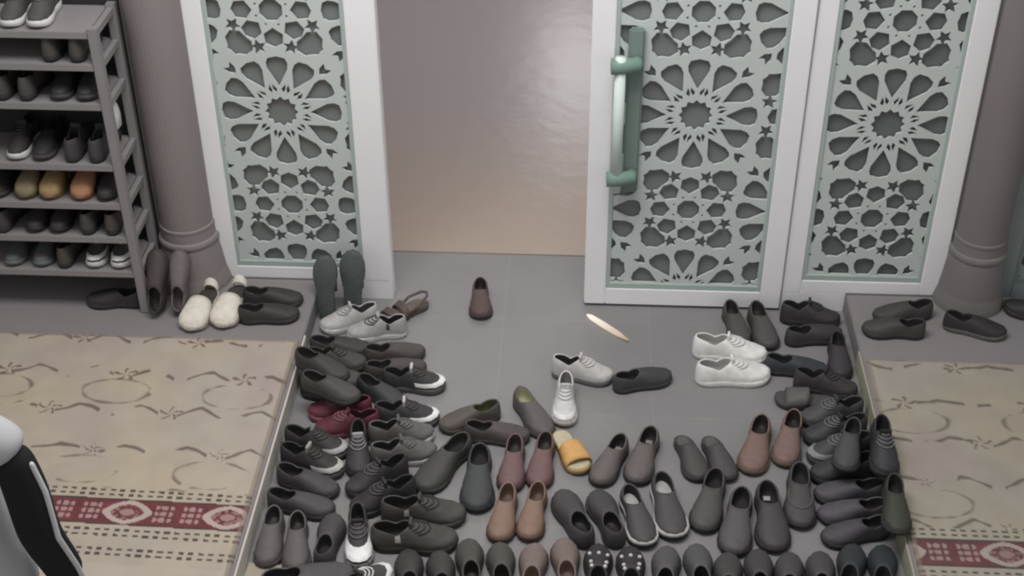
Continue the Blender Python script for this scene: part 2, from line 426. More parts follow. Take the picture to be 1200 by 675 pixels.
# ------------------------------------------------------------------ shoes
TT = [0, .02, .06, .12, .2, .32, .46, .6, .72, .82, .9, .96, .99, 1]
HO = [0, .36, .56, .67, .71, .69, .76, .91, 1, .97, .82, .55, .28, 0]
HI = [0, .36, .56, .66, .67, .60, .64, .82, .95, .93, .78, .52, .26, 0]
def outline(L, W, side):
    o, i = (HO, HI) if side > 0 else (HI, HO)
    pts = [(W/2*h, L*t) for t, h in zip(TT, o)]+[(-W/2*h, L*t) for t, h in list(zip(TT, i))[-2:0:-1]]
    return pts
def cast(pts, cx, cy, a):
    dx, dy = math.cos(a), math.sin(a); best = 0
    for k in range(len(pts)):
        x1, y1 = pts[k-1][0]-cx, pts[k-1][1]-cy; x2, y2 = pts[k][0]-cx, pts[k][1]-cy
        ex, ey = x2-x1, y2-y1; den = dx*ey-dy*ex
        if abs(den) < 1e-12: continue
        t = (x1*ey-y1*ex)/den; s = (x1*dy-y1*dx)/den
        if t > 0 and -1e-6 <= s <= 1+1e-6: best = max(best, t)
    return best
NA = 44
def smooth_ring(v, n=2):
    for _ in range(n): v = [(v[i-1]+2*v[i]+v[(i+1) % len(v)])/4 for i in range(len(v))]
    return v
def sole_mesh(L, W, side, z0, z1, grow=1.0, mid=None):
    cx, cy = 0, .42*L; pts = outline(L, W, side)
    R = smooth_ring([cast(pts, cx, cy, 2*PI*k/NA) for k in range(NA)], 1)
    bm = bmesh.new(); rings = []
    h = z1-z0
    for f, z in ((.93, z0), (.99, z0+.15*h), (1.0, z0+.5*h), (.99, z1-.12*h), (.95, z1)):
        ring = []
        for k in range(NA):
            a = 2*PI*k/NA; x, y = cx+R[k]*f*grow*math.cos(a), cy+R[k]*f*grow*math.sin(a)
            t = y/L
            spring = .012*max(0, (t-.78)/.22)**2
            ring.append(bm.verts.new((x, y-L/2, z+spring)))
        rings.append(ring)
    for a, b in zip(rings, rings[1:]):
        for k in range(NA): bm.faces.new((a[k], a[(k+1) % NA], b[(k+1) % NA], b[k]))
    bm.faces.new(rings[0][::-1]); bm.faces.new(rings[-1])
    return bm
class Upper:
    def __init__(s, L, W, side, zs, heel, sidez, front, toe, rf, rb=.255, rw=.66, back_open=False):
        s.L, s.zs = L, zs; s.cx, s.cy = 0, .29*L; pts = outline(L, W*.97, side)
        s.R = smooth_ring([cast(pts, s.cx, s.cy, 2*PI*k/NA) for k in range(NA)], 1)
        s.I = []; s.hc = []; s.ht = []
        for k in range(NA):
            a = 2*PI*k/NA; ca, sa = math.cos(a), math.sin(a)
            ry = (rf if sa > 0 else rb)*L; rx = rw*W/2*.70
            r = 1/math.sqrt((ca/rx)**2+(sa/ry)**2)
            s.I.append(min(r, s.R[k]*.93))
            f = max(0, sa)**1.5; b = max(0, -sa)**1.5
            h = sidez+(front-sidez)*f+((heel if not back_open else zs+.006)-sidez)*b
            s.hc.append(h); s.ht.append(h*.86*(1-f)+toe*f)
    def pt(s, k, u, off=0.0):
        a = 2*PI*k/NA; r = s.I[k % NA]+(s.R[k % NA]-s.I[k % NA])*u
        x, y = s.cx+r*math.cos(a), s.cy+r*math.sin(a)
        hc, ht = s.hc[k % NA], s.ht[k % NA]
        top = hc+(ht-hc)*min(1, u/.8)
        z = s.zs+(top-s.zs)*max(0, 1-u**3.2)**(1/2.4)
        t = y/s.L; z += .012*max(0, (t-.78)/.22)**2*(1 if u > .5 else 0)
        n = Vector((math.cos(a)*u, math.sin(a)*u, 1-.6*u)).normalized()*off
        return (x+n.x, y-s.L/2+n.y, z+n.z)
    US = (0, .12, .25, .4, .55, .68, .79, .88, .94, .98, 1)
    def mesh(s):
        bm = bmesh.new()
        rings = [[bm.verts.new(s.pt(k, u)) for k in range(NA)] for u in s.US]
        for a, b in zip(rings, rings[1:]):
            for k in range(NA): bm.faces.new((a[k], b[k], b[(k+1) % NA], a[(k+1) % NA]))
        # rolled collar
        lip = [bm.verts.new((s.cx+(s.I[k]-.004)*math.cos(2*PI*k/NA), s.cy-s.L/2+(s.I[k]-.004)*math.sin(2*PI*k/NA), s.hc[k]-.004)) for k in range(NA)]
        for k in range(NA): bm.faces.new((lip[k], rings[0][k], rings[0][(k+1) % NA], lip[(k+1) % NA]))
        return bm
    def lining(s):
        bm = bmesh.new(); rings = []
        for f, g in ((.0035, 0.0), (.005, .45), (.006, .9), (.014, 1.0)):
            rings.append([bm.verts.new((s.cx+(s.I[k]-f)*math.cos(2*PI*k/NA), s.cy-s.L/2+(s.I[k]-f)*math.sin(2*PI*k/NA),
                                        (s.hc[k]-.003)*(1-g)+(s.zs+.003)*g)) for k in range(NA)])
        for a, b in zip(rings, rings[1:]):
            for k in range(NA): bm.faces.new((a[k], a[(k+1) % NA], b[(k+1) % NA], b[k]))
        bm.faces.new(rings[-1])
        return bm
    def patch(s, k0, k1, u0, u1, off=.0015, nu=8):
        bm = bmesh.new(); g = []
        for i in range(nu+1):
            u = u0+(u1-u0)*i/nu
            g.append([bm.verts.new(s.pt(k, u, off)) for k in range(k0, k1+1)])
        for a, b in zip(g, g[1:]):
            for q in range(len(a)-1): bm.faces.new((a[q], b[q], b[q+1], a[q+1]))
        return bm
    def bars(s, us, half=3, rad=.0026):
        bm = bmesh.new(); kf = NA//4
        for u in us:
            tube(bm, [s.pt(k, u, .003) for k in range(kf-half, kf+half+1)], rad, 6)
        return bm
def G(v): return (v, v-1, v-1) if v > 30 else (v, v, v)
DARK_IN = mat((34, 32, 32), .8, .2, 30)
def smat(c, rough=.55): return mat(tuple(c), rough, .22, 38, .3, .12)
def build_shoe(root, kind, L, side, o):
    up = smat(tuple(min(255, round(v*(1.10 if max(o.get('up', (58, 55, 55))) < 100 else 1))) for v in o.get('up', (58, 55, 55))), o.get('rough', .6)); so = smat(o.get('sole', (44, 42, 42)), .6)
    W = L*o.get('w', .415)
    li = smat(o['lin']) if 'lin' in o else DARK_IN
    kf = NA//4
    if kind == 'sneaker':
        bm_obj('sole', sole_mesh(L, W, side, 0, .026), so, root, True)
        U = Upper(L, W*.97, side, .025, .094, .074, .100, .058, .17, rw=.74)
        u = bm_obj('upper', U.mesh(), up, root, True)
        bm_obj('lining', U.lining(), li, root, True)
        lc = smat(o.get('lace', o.get('up', (90, 88, 88))))
        bm_obj('laces', U.bars((.08, .19, .30, .41)), lc, root, True)
        t = bmesh.new(); p = U.pt(kf, 0)
        box(t, -.020, .020, p[1]-.004, p[1]+.006, p[2]-.022, p[2]+.014, bev=.0025); bm_obj('tongue', t, smat(o.get('tongue', o.get('up', (70, 68, 68)))), root)
        if 'toe' in o: bm_obj('toe_cap', U.patch(kf-o.get('tk', 4), kf+o.get('tk', 4), o.get('tu', .82), .985), smat(o['toe']), root, True)
        if 'stripe' in o:
            for k0 in (0, NA//2-3): bm_obj('side_stripe', U.patch(k0, k0+3, .25, .9), smat(o['stripe']), root, True)
        if 'heel' in o: bm_obj('heel_tab', U.patch(3*NA//4-3, 3*NA//4+3, .1, .85), smat(o['heel']), root, True)
    elif kind in ('loafer', 'mule', 'slip_on'):
        zs = .018
        bm_obj('sole', sole_mesh(L, W, side, 0, zs+.002), so, root, True)
        if kind == 'loafer': U = Upper(L, W*.97, side, zs, .076, .058, .074, .052, .15, rw=.80)
        elif kind == 'slip_on': U = Upper(L, W*.97, side, zs, .074, .060, .078, .054, .15, rw=.82)
        else: U = Upper(L, W*.97, side, zs, .03, .040, .070, .046, .11, rb=.27, rw=.9, back_open=True)
        bm_obj('upper', U.mesh(), up, root, True)
        bm_obj('lining', U.lining(), li, root, True)
        if 'label' in o:
            t = bmesh.new(); box(t, -.014, .014, .14*L-L/2, .22*L-L/2, zs+.004, zs+.008, bev=.002); bm_obj('insole_label', t, smat(o['label']), root)
        if 'strap' in o: bm_obj('strap', U.bars((.16, .22), half=6, rad=.005), smat(o['strap']), root, True)
        if 'foxing' in o: bm_obj('foxing_band', sole_mesh(L, W, side, zs-.004, zs+.012, grow=1.006), smat(o['foxing']), root, True)
        if 'spots' in o:
            for k, u in ((kf-3, .35), (kf+3, .3), (kf-2, .6), (kf+2, .62), (kf, .45), (kf-4, .15), (kf+4, .12)):
                t = bmesh.new(); bmesh.ops.create_icosphere(t, subdivisions=2, radius=.007, matrix=Matrix.Translation(U.pt(k, u, .002)))
                bm_obj('stud', t, smat(o['spots'], .35), root, True)
        if 'toe' in o: bm_obj('toe_cap', U.patch(kf-5, kf+5, .6, .97), smat(o['toe']), root, True)
        if 'seam' in o: bm_obj('seam', U.bars((.62,), half=5, rad=.0022), smat(o['seam']), root, True)
    elif kind in ('slide', 'flip_flop', 'sandal', 'clog'):
        zs = .024 if kind != 'clog' else .03
        bm_obj('sole', sole_mesh(L, W, side, 0, zs), so, root, True)
        bm_obj('footbed', sole_mesh(L, W, side, zs-.003, zs+.003, grow=.93), smat(o.get('bed', o.get('sole', (60, 58, 58))), .8), root, True)
        st = up
        def band(t0, t1, hgt, nm, wide=1.0):
            bm = bmesh.new(); g = []
            for i in range(7):
                t = t0+(t1-t0)*i/6; row = []
                # width of the sole at t
                w = W/2*(.70+.3*math.sin(max(0, min(1, (t-.3)/.55))*PI/2))*wide
                if t > .85: w *= max(.2, 1-((t-.85)/.16)**2)
                for q in range(15):
                    a = PI*q/14
                    row.append((w*math.cos(a)*1.0, L*t-L/2, zs*.6+(hgt+.01)*max(0, math.sin(a))**.6*(1-.35*((t-t0)/(t1-t0+1e-6)))*(max(0, 1-((t-.75)/.25)**2.6) if kind == 'clog' and t > .75 else 1)))
                g.append([bm.verts.new(p) for p in row])
            for a, b in zip(g, g[1:]):
                for q in range(14): bm.faces.new((a[q], a[q+1], b[q+1], b[q]))
            ob = bm_obj(nm, bm, st, root, True)
            md = ob.modifiers.new('thick', 'SOLIDIFY'); md.thickness = .005
        if kind == 'slide': band(.48, .82, .048, 'strap', 1.0)
        elif kind == 'clog':
            band(.50, 1.0, .062, 'upper', 1.0); band(.02, .10, .05, 'heel_strap', .62)
        elif kind == 'sandal':
            band(.72, .82, .036, 'strap', 1.0); band(.50, .60, .05, 'strap', .98)
            bm = bmesh.new()
            tube(bm, [(W*.33, -.02*L, zs), (W*.36, -.22*L, .05), (W*.2, -.44*L, .062), (0, -.49*L, .064), (-W*.2, -.44*L, .062), (-W*.36, -.22*L, .05), (-W*.33, -.02*L, zs)], .006, 6)
            bm_obj('heel_strap', bm, st, root, True)
        else:
            bm = bmesh.new()
            for s in (-1, 1):
                tube(bm, [(0, .30*L, zs+.002), (s*W*.12, .2*L, zs+.028), (s*W*.3, .06*L, zs+.03), (s*W*.36, -.06*L, zs)], [.005, .007, .007, .006], 8)
            bm_obj('thong', bm, st, root, True)
TREE = {}
def children(o): return [c for c in C.objects if c.parent == o]
NAMES = {'sneaker': ('sneaker', 'sneaker'), 'loafer': ('loafer', 'shoe'), 'slip_on': ('slip_on_shoe', 'shoe'), 'mule': ('mule', 'shoe'),
         'slide': ('slide_slipper', 'slipper'), 'flip_flop': ('flip_flop', 'slipper'), 'sandal': ('sandal', 'sandal'), 'clog': ('clog', 'shoe')}
SPECS = []
def shoe(kind, heel, toe, label, /, z=0.0, side=1, L=None, tilt=0.0, roll=0.0, group='shoes left on the floor before the doors', **o):
    """a shoe lying with its heel and toe at two places of the floor"""
    a, b = gp(*heel, z+.03), gp(*toe, z+.03)
    d = b-a; ln = (d.length if L is None else L)*1.04
    ln = max(.215 if kind == 'loafer' and L else .25, min(.315, ln))
    SPECS.append(dict(kind=kind, label=label, z=z, side=side, L=ln, roll=roll, tilt=tilt, group=group, o=o, p=(a+b)/2, a=(a+b)/2, d=d.normalized(), w=ln*o.get('w', .415)))
def settle():
    """nudge neighbours apart so that no shoe stands inside another"""
    for it in range(260):
        for i, s in enumerate(SPECS):
            for t in SPECS[i+1:]:
                if abs(s['z']-t['z']) > .06: continue
                if (s['p']-t['p']).length > .35: continue
                for fa in (-.30, -.1, .1, .29):
                    for fb in (-.30, -.1, .1, .29):
                        A = s['p']+s['d']*s['L']*fa; B = t['p']+t['d']*t['L']*fb
                        v = Vector((B.x-A.x, B.y-A.y, 0)); g = v.length
                        r = (s['w']*(.49 if fa > 0 else .40)+t['w']*(.49 if fb > 0 else .40))*1.0
                        if g < r:
                            v = v/g if g > 1e-4 else Vector((1, 0, 0))
                            k = (r-g)*.22
                            s['p'] = s['p']-v*k; t['p'] = t['p']+v*k
        for s in SPECS:
            s['p'] = s['p']+(s['a']-s['p'])*(.03 if it < 190 else .004)
            if s['p'].y > -.45 and not (-.72 < s['p'].x < .02 and s['z'] == 0):
                ey = abs(s['d'].y)*s['L']*.5+abs(s['d'].x)*s['w']*.5
                s['p'].y = min(s['p'].y, -.035-ey)
            if s['z'] < .05:
                ex = abs(s['d'].x)*s['L']*.5+abs(s['d'].y)*s['w']*.5
                s['p'].x = max(LEDL+.012+ex, min(LEDR-.012-ex, s['p'].x))
def build_all():
    for s in SPECS:
        nm, cat = NAMES[s['kind']]; z = s['z']
        r = empty(nm); tag(r, s['label'], cat, s['group'])
        r.location = (s['p'].x, s['p'].y, z+.001)
        r.rotation_mode = 'ZXY'
        r.rotation_euler = (math.radians(s['tilt']), math.radians(s['roll']), math.atan2(-s['d'].x, s['d'].y))
        if s['tilt']: r.location.z += abs(math.sin(math.radians(s['tilt'])))*s['L']/2
        build_shoe(r, s['kind'], s['L'], s['side'], s['o'])
def pair(kind, h1, t1, h2, t2, l1, l2, /, **o):
    shoe(kind, h1, t1, l1, side=-1, **o); shoe(kind, h2, t2, l2, side=1, **o)

# --- left ledge
GL = 'shoes left on the side ledges'
shoe('loafer', (157, 350), (115, 349), 'black shoe lying under the foot of the shoe rack', z=LZ, group=GL, up=(44, 42, 43))
pair('clog', (257, 340), (232, 384), (279, 336), (259, 376), 'cream clog, front one of two before the left column', 'cream clog, rear one of two before the left column',
     z=LZ, group=GL, L=.28, up=(196, 190, 180), sole=(188, 182, 172), bed=(60, 56, 54))
pair('loafer', (284, 350), (340, 350), (288, 367), (344, 363), 'black shoe at the foot of the left lattice panel, nearer the wall', 'black shoe at the foot of the left lattice panel, nearer the carpet',
     z=LZ, group=GL, up=(50, 49, 48))
# --- right ledge
pair('loafer', (1086, 366), (1030, 370), (1075, 384), (1018, 380), 'dark shoe on right ledge left of the column, rear of the pair', 'dark shoe on right ledge left of the column, front of the pair',
     z=LZ, group=GL, up=(56, 54, 54))
shoe('loafer', (1110, 376), (1176, 388), 'single black shoe on right ledge before the right column', z=LZ, group=GL, up=(44, 41, 42), sole=(80, 77, 77))
shoe('loafer', (1230, 366), (1188, 352), 'black shoe on right ledge cut by the photo edge', z=LZ, group=GL, up=(42, 42, 43))
# --- by the left stile
shoe('sandal', (478, 347), (428, 370), 'brown strappy sandal at the foot of the left door frame', up=(76, 67, 63), sole=(84, 74, 69), bed=(96, 88, 83))
shoe('sneaker', (414, 385), (366, 394), 'white sneaker behind the heap with its toe to the carpet', up=(166, 163, 162), sole=(172, 170, 168), lin=(60, 58, 58), lace=(140, 138, 138))
shoe('sneaker', (448, 399), (398, 403), 'grey white sneaker with black inside behind the heap', up=(150, 148, 147), sole=(178, 176, 174), lin=(38, 36, 36), lace=(70, 68, 68), stripe=(60, 58, 58))
shoe('loafer', (428, 420), (478, 414), 'dark brown shoe right of the heap, nearer the door', up=(62, 57, 55))
shoe('loafer', (436, 434), (491, 426), 'dark brown shoe right of the heap, farther from the door', up=(60, 56, 55))
# --- dark heap beside left carpet
DK = [(54, 51, 51), (60, 58, 57), (48, 46, 47), (64, 60, 58), (52, 53, 54)]
shoe('loafer', (366, 402), (420, 402), 'dark shoe at the top of the left heap', up=DK[0], z=.0)
shoe('sneaker', (352, 424), (412, 424), 'black shoe second from the top of the left heap', up=DK[1])
shoe('loafer', (345, 445), (406, 449), 'dark brown shoe in the middle of the left heap', up=DK[3])
shoe('sneaker', (338, 464), (396, 475), 'black shoe at the bottom of the left heap by the carpet', up=DK[2])
shoe('loafer', (398, 452), (434, 470), 'dark grey shoe at lower right of the left heap', up=DK[4])
shoe('slip_on', (352, 420), (402, 440), 'black shoe lying across the top of the left heap', up=DK[0], z=.112, lin=(40, 37, 36))
shoe('slip_on', (362, 446), (416, 462), 'dark shoe lying across the right side of the left heap', up=DK[1], z=.112)
# black sneakers with white caps
pair('sneaker', (446, 462), (496, 463), (452, 486), (499, 485), 'black sneaker with white toe right of the left heap, nearer the door', 'black sneaker with white toe right of the left heap, nearer the red shoe',
     up=(52, 51, 51), sole=(74, 73, 72), toe=(206, 204, 203), tongue=(170, 168, 168), lace=(60, 58, 58))
shoe('sneaker', (430, 496), (396, 496), 'dark red shoe below the left heap, nearer the door', up=(84, 44, 52), sole=(110, 70, 76), lin=(54, 30, 34), lace=(120, 84, 88))
shoe('sneaker', (434, 509), (394, 512), 'dark red shoe below the left heap, nearer the photo bottom', up=(80, 42, 49), sole=(100, 60, 66), lin=(50, 30, 34), lace=(120, 84, 88))
pair('sneaker', (446, 508), (496, 504), (438, 530), (490, 522), 'grey sneaker with pale sole edge, nearer the black white pair', 'grey sneaker with pale sole edge, farther from the door',
     up=(80, 79, 78), sole=(158, 156, 154), lace=(92, 90, 90))
# black sneakers with white curved toes
shoe('sneaker', (328, 516), (396, 528), 'black sneaker with white curved toe edge by the carpet, upper', up=(48, 46, 46), sole=(70, 68, 68), toe=(150, 148, 148), tongue=(110, 108, 108), lace=(60, 58, 58))
shoe('sneaker', (318, 540), (390, 556), 'black sneaker with white curved toe edge by the carpet, lower', up=(46, 44, 44), sole=(70, 68, 68), toe=(158, 156, 154), tongue=(150, 148, 146), lace=(56, 54, 54))
shoe('sneaker', (404, 522), (404, 564), 'black shoe below the red pair', up=(50, 48, 49), lace=(120, 118, 118), tongue=(160, 158, 158))
shoe('sneaker', (450, 543), (392, 566), 'black shoe with grey seam below the grey sneakers', up=(48, 46, 48), lace=(80, 78, 78))
shoe('sneaker', (462, 562), (404, 580), 'black shoe above the striped olive pair', up=(44, 42, 44), lace=(70, 68, 70))
shoe('loafer', (312, 566), (374, 584), 'dark grey shoe by the carpet above the worn grey slip-ons', up=(58, 56, 57))
shoe('loafer', (322, 592), (378, 600), 'dark grey shoe next to the black sneaker with a white toe', up=(62, 60, 61))
pair('slip_on', (302, 604), (288, 662), (324, 612), (320, 664), 'worn grey slip-on at the carpet edge, left of the pair', 'worn grey slip-on near the carpet edge, right of the pair',
     up=(78, 75, 74), sole=(70, 66, 68), lin=(46, 43, 42))
shoe('sneaker', (404, 586), (405, 640), 'black sneaker with a white shell toe', up=(50, 48, 48), sole=(120, 118, 117), toe=(218, 216, 215), tu=.62, tk=5, heel=(170, 168, 166), lace=(90, 88, 88), stripe=(150, 148, 146))
pair('sneaker', (430, 592), (514, 592), (432, 617), (514, 616), 'olive black sneaker with white side stripe, upper of the pair', 'olive black sneaker with white side stripe, lower of the pair',
     L=.29, up=(58, 57, 54), sole=(50, 48, 46), stripe=(152, 151, 142), lace=(54, 52, 50))
shoe('loafer', (372, 622), (382, 584), 'dark grey shoe between the shell toe sneaker and grey slip-ons', up=(60, 58, 59))
shoe('loafer', (338, 660), (424, 646), 'long dark grey shoe at the bottom left of the bay', z=.009, L=.3, up=(66, 64, 65), sole=(34, 32, 33))
shoe('sneaker', (400, 684), (438, 658), 'black and white sneaker cut by the photo bottom', z=.009, up=(58, 57, 56), toe=(200, 198, 196), sole=(150, 148, 146), lace=(190, 188, 186))
pair('slip_on', (478, 696), (476, 640), (516, 698), (510, 640), 'black shoe with white insole mark at photo bottom, left of pair', 'black shoe with white insole mark at photo bottom, right of pair',
     up=(52, 50, 50), sole=(36, 34, 34), label=(220, 218, 216))
# --- middle
shoe('slip_on', (540, 514), (482, 572), 'dark olive slip-on turned diagonally, left of its mate', up=(56, 56, 54), sole=(48, 48, 48))
shoe('slip_on', (556, 520), (551, 588), 'dark olive slip-on pointing straight at the photo bottom', up=(54, 56, 57), sole=(42, 42, 44))
shoe('loafer', (582, 484), (514, 502), 'brown grey loafer with pale yellow insole mark', up=(72, 67, 64), sole=(56, 52, 50), lin=(64, 64, 42), label=(182, 180, 140))
shoe('loafer', (556, 504), (614, 506), 'dark brown loafer lying against the one with the pale insole', up=(66, 61, 60), sole=(54, 50, 50), z=.0)
shoe('slip_on', (608, 462), (644, 508), 'grey shoe with yellowish inside left of the white-toed sneaker', up=(76, 73, 72), lin=(140, 138, 112), sole=(58, 56, 54))
shoe('sneaker', (652, 458), (650, 496), 'small white sneaker standing below the silver shoe', L=.23, up=(184, 181, 182), sole=(170, 168, 160), toe=(200, 198, 199), lace=(170, 168, 168), lin=(120, 116, 116))
shoe('slide', (656, 506), (682, 548), 'yellow orange slipper lying alone in the middle', up=(184, 143, 88), sole=(150, 124, 84), bed=(168, 160, 136))
pair('loafer', (596, 520), (589, 560), (632, 520), (624, 560), 'maroon brown loafer above the tan pair, left', 'maroon brown loafer above the tan pair, right',
     L=.25, up=(92, 72, 72), sole=(54, 44, 44), lin=(54, 48, 48))
pair('loafer', (592, 574), (578, 630), (624, 574), (610, 630), 'tan brown loafer in the middle, left of the pair', 'tan brown loafer in the middle, right of the pair',
     w=.42, up=(118, 96, 84), sole=(66, 50, 46), lin=(88, 72, 62))
pair('loafer', (622, 698), (628, 640), (666, 692), (661, 632), 'brown shoe with tan insole at photo bottom, left of pair', 'brown shoe with tan insole at photo bottom, right of pair',
     w=.42, up=(96, 86, 82), sole=(60, 52, 50), lin=(92, 76, 66))
pair('slip_on', (552, 694), (548, 634), (588, 698), (584, 638), 'dark grey open shoe at photo bottom, left of the brown pair', 'dark grey open shoe at photo bottom, touching the brown pair',
     up=(62, 60, 57), sole=(52, 50, 50), lin=(34, 30, 28))
pair('loafer', (710, 634), (678, 572), (738, 638), (712, 576), 'wide charcoal shoe, left of the pair above the studded shoes', 'wide charcoal shoe, right of the pair above the studded shoes',
     up=(58, 56, 57), sole=(50, 48, 49), lin=(30, 28, 28), w=.42)
pair('slip_on', (728, 516), (696, 564), (764, 508), (744, 564), 'grey brown laced shoe with black heel, left of the pair', 'grey brown laced shoe with black heel, right of the pair',
     up=(82, 76, 75), sole=(46, 44, 44), label=(120, 118, 118))
pair('slip_on', (750, 572), (774, 634), (788, 562), (808, 630), 'charcoal slip-on with white sole line, left of the pair', 'charcoal slip-on with white sole line, right of the pair',
     up=(62, 61, 61), sole=(40, 38, 38), foxing=(158, 156, 154), label=(120, 119, 118))
pair('mule', (800, 510), (824, 562), (844, 519), (868, 564), 'dark grey backless slip-on, left of the pair', 'dark grey backless slip-on, right of the pair',
     up=(62, 60, 60), sole=(52, 50, 50), lin=(82, 78, 77))
pair('loafer', (916, 502), (902, 560), (943, 496), (932, 551), 'red brown leather shoe, left of the pair', 'red brown leather shoe, right of the pair',
     up=(110, 90, 84), sole=(84, 74, 62), lin=(44, 38, 36))
shoe('slip_on', (858, 566), (841, 630), 'dark grey slip-on below the backless pair', up=(66, 64, 64), sole=(38, 36, 36), side=-1)
shoe('slip_on', (893, 570), (884, 638), 'dark grey slip-on left of the one with a metal buckle', up=(70, 68, 70), sole=(40, 38, 38))
shoe('slip_on', (917, 568), (930, 640), 'dark shoe with a small silver mark at its opening', up=(58, 56, 57), sole=(40, 38, 38), label=(150, 148, 146), side=-1)
shoe('loafer', (951, 556), (955, 622), 'dark shoe right below the red brown leather pair', up=(62, 60, 60), sole=(40, 38, 38), seam=(92, 90, 90))
pair('slip_on', (700, 700), (702, 640), (740, 704), (738, 642), 'black shoe with silver studs at photo bottom, left of pair', 'black shoe with silver studs at photo bottom, right of pair',
     up=(46, 44, 45), sole=(36, 34, 34), spots=(178, 176, 176))
pair('slip_on', (784, 702), (789, 642), (830, 702), (822, 642), 'grey open shoe at photo bottom, left of the pair beside the studded shoes', 'grey open shoe at photo bottom, right of the pair beside the studded shoes',
     up=(70, 69, 70), sole=(50, 48, 49), lin=(28, 26, 26))
pair('loafer', (862, 704), (862, 646), (900, 704), (897, 646), 'charcoal open shoe at photo bottom, left of the third pair from right', 'charcoal open shoe at photo bottom, right of the third pair from right',
     up=(58, 56, 56), sole=(46, 44, 44), lin=(26, 24, 24))
pair('slip_on', (932, 708), (936, 650), (974, 710), (972, 650), 'dark open shoe at photo bottom, left of the pair beside the blue black shoes', 'dark open shoe at photo bottom, right of the pair beside the blue black shoes',
     up=(62, 60, 60), sole=(50, 48, 48), lin=(26, 24, 24))
# --- near the doorway
shoe('loafer', (563, 338), (564, 366), 'small dark brown shoe alone inside the open doorway', L=.22, w=.46, up=(72, 60, 58), sole=(60, 52, 50), lin=(48, 40, 38))
shoe('sneaker', (650, 432), (716, 440), 'silver and white sneaker alone before the door leaf', up=(172, 169, 166), sole=(96, 94, 94), lin=(50, 46, 46), lace=(180, 176, 172))
shoe('slip_on', (726, 450), (780, 438), 'black slipper lying right of the silver sneaker', up=(56, 55, 56), sole=(50, 49, 50))
# --- right group by the door leaf
pair('loafer', (851, 352), (868, 392), (880, 356), (900, 400), 'charcoal shoe leaning by the door leaf foot, left of pair', 'charcoal shoe leaning by the door leaf foot, right of pair',
     up=(66, 63, 63), sole=(48, 46, 46), lin=(44, 42, 42))
pair('sneaker', (826, 402), (892, 408), (824, 432), (898, 428), 'chunky white sneaker, rear of the pair', 'chunky white sneaker, front of the pair',
     L=.29, w=.42, up=(206, 204, 201), sole=(198, 196, 192), lin=(150, 147, 145), lace=(190, 188, 186))
shoe('sneaker', (916, 368), (982, 372), 'black sneaker at the corner of the right ledge, nearest the door', up=(50, 48, 49), sole=(46, 44, 44))
shoe('loafer', (926, 392), (984, 384), 'black shoe at the corner of the right ledge, second from the door', up=(54, 52, 53))
shoe('loafer', (992, 392), (1000, 434), 'black shoe lengthwise against the right ledge', up=(50, 48, 51))
shoe('loafer', (910, 428), (972, 432), 'blue black shoe below the white sneakers', up=(50, 52, 55))
shoe('sneaker', (944, 448), (1004, 456), 'black shoe with rounded toe at right ledge', up=(52, 49, 50))
shoe('slide', (984, 478), (914, 472), 'dark grey slide with a broad strap beside the right heap', up=(76, 74, 74), sole=(66, 64, 64), bed=(72, 70, 70))
# --- right heap
RH = [((1020, 484), (962, 492), 'sneaker', (62, 61, 62), 0, 'grey black shoe at the top of the right heap'),
      ((1036, 504), (972, 514), 'sneaker', (50, 49, 50), 0, 'black shoe second from the top of the right heap'),
      ((1032, 526), (964, 538), 'sneaker', (56, 56, 58), 0, 'black shoe with white sole arc in the right heap'),
      ((1042, 548), (978, 556), 'sneaker', (46, 45, 47), 0, 'black shoe under the white soled one in the right heap'),
      ((1044, 570), (968, 572), 'loafer', (64, 62, 65), 0, 'grey shoe lying across the middle of the right heap'),
      ((1050, 592), (972, 596), 'loafer', (66, 64, 67), 0, 'worn grey shoe below the middle of the right heap'),
      ((1048, 612), (984, 622), 'loafer', (60, 58, 61), 0, 'dark grey shoe low in the right heap'),
      ((1004, 690), (1012, 640), 'slip_on', (46, 48, 51), 0, 'blue black shoe at the bottom of the right heap, left'),
      ((1042, 692), (1044, 638), 'slip_on', (44, 46, 49), 0, 'blue black shoe at the bottom of the right heap, right')]
for h, t, kd, c, z, lb in RH:
    ex = dict(sole=(40, 39, 40))
    if 'sole arc' in lb: ex = dict(sole=(60, 60, 62), toe=(120, 120, 122), lace=(110, 110, 110))
    if kd == 'sneaker' and 'lace' not in ex: ex['lace'] = (100, 100, 102)
    shoe(kd, h, t, lb, z=z, up=c, **ex)
shoe('sneaker', (1030, 500), (1040, 556), 'black shoe on top of the right heap against the ledge', z=.112, up=(44, 43, 45), lace=(96, 96, 96))
shoe('loafer', (1046, 566), (1054, 622), 'dark green shoe on top of the right heap by the carpet', z=.112, up=(48, 50, 44))
shoe('slip_on', (1000, 500), (990, 548), 'charcoal shoe on top of the right heap, left side', z=.112, up=(58, 58, 60))

settle(); build_all()
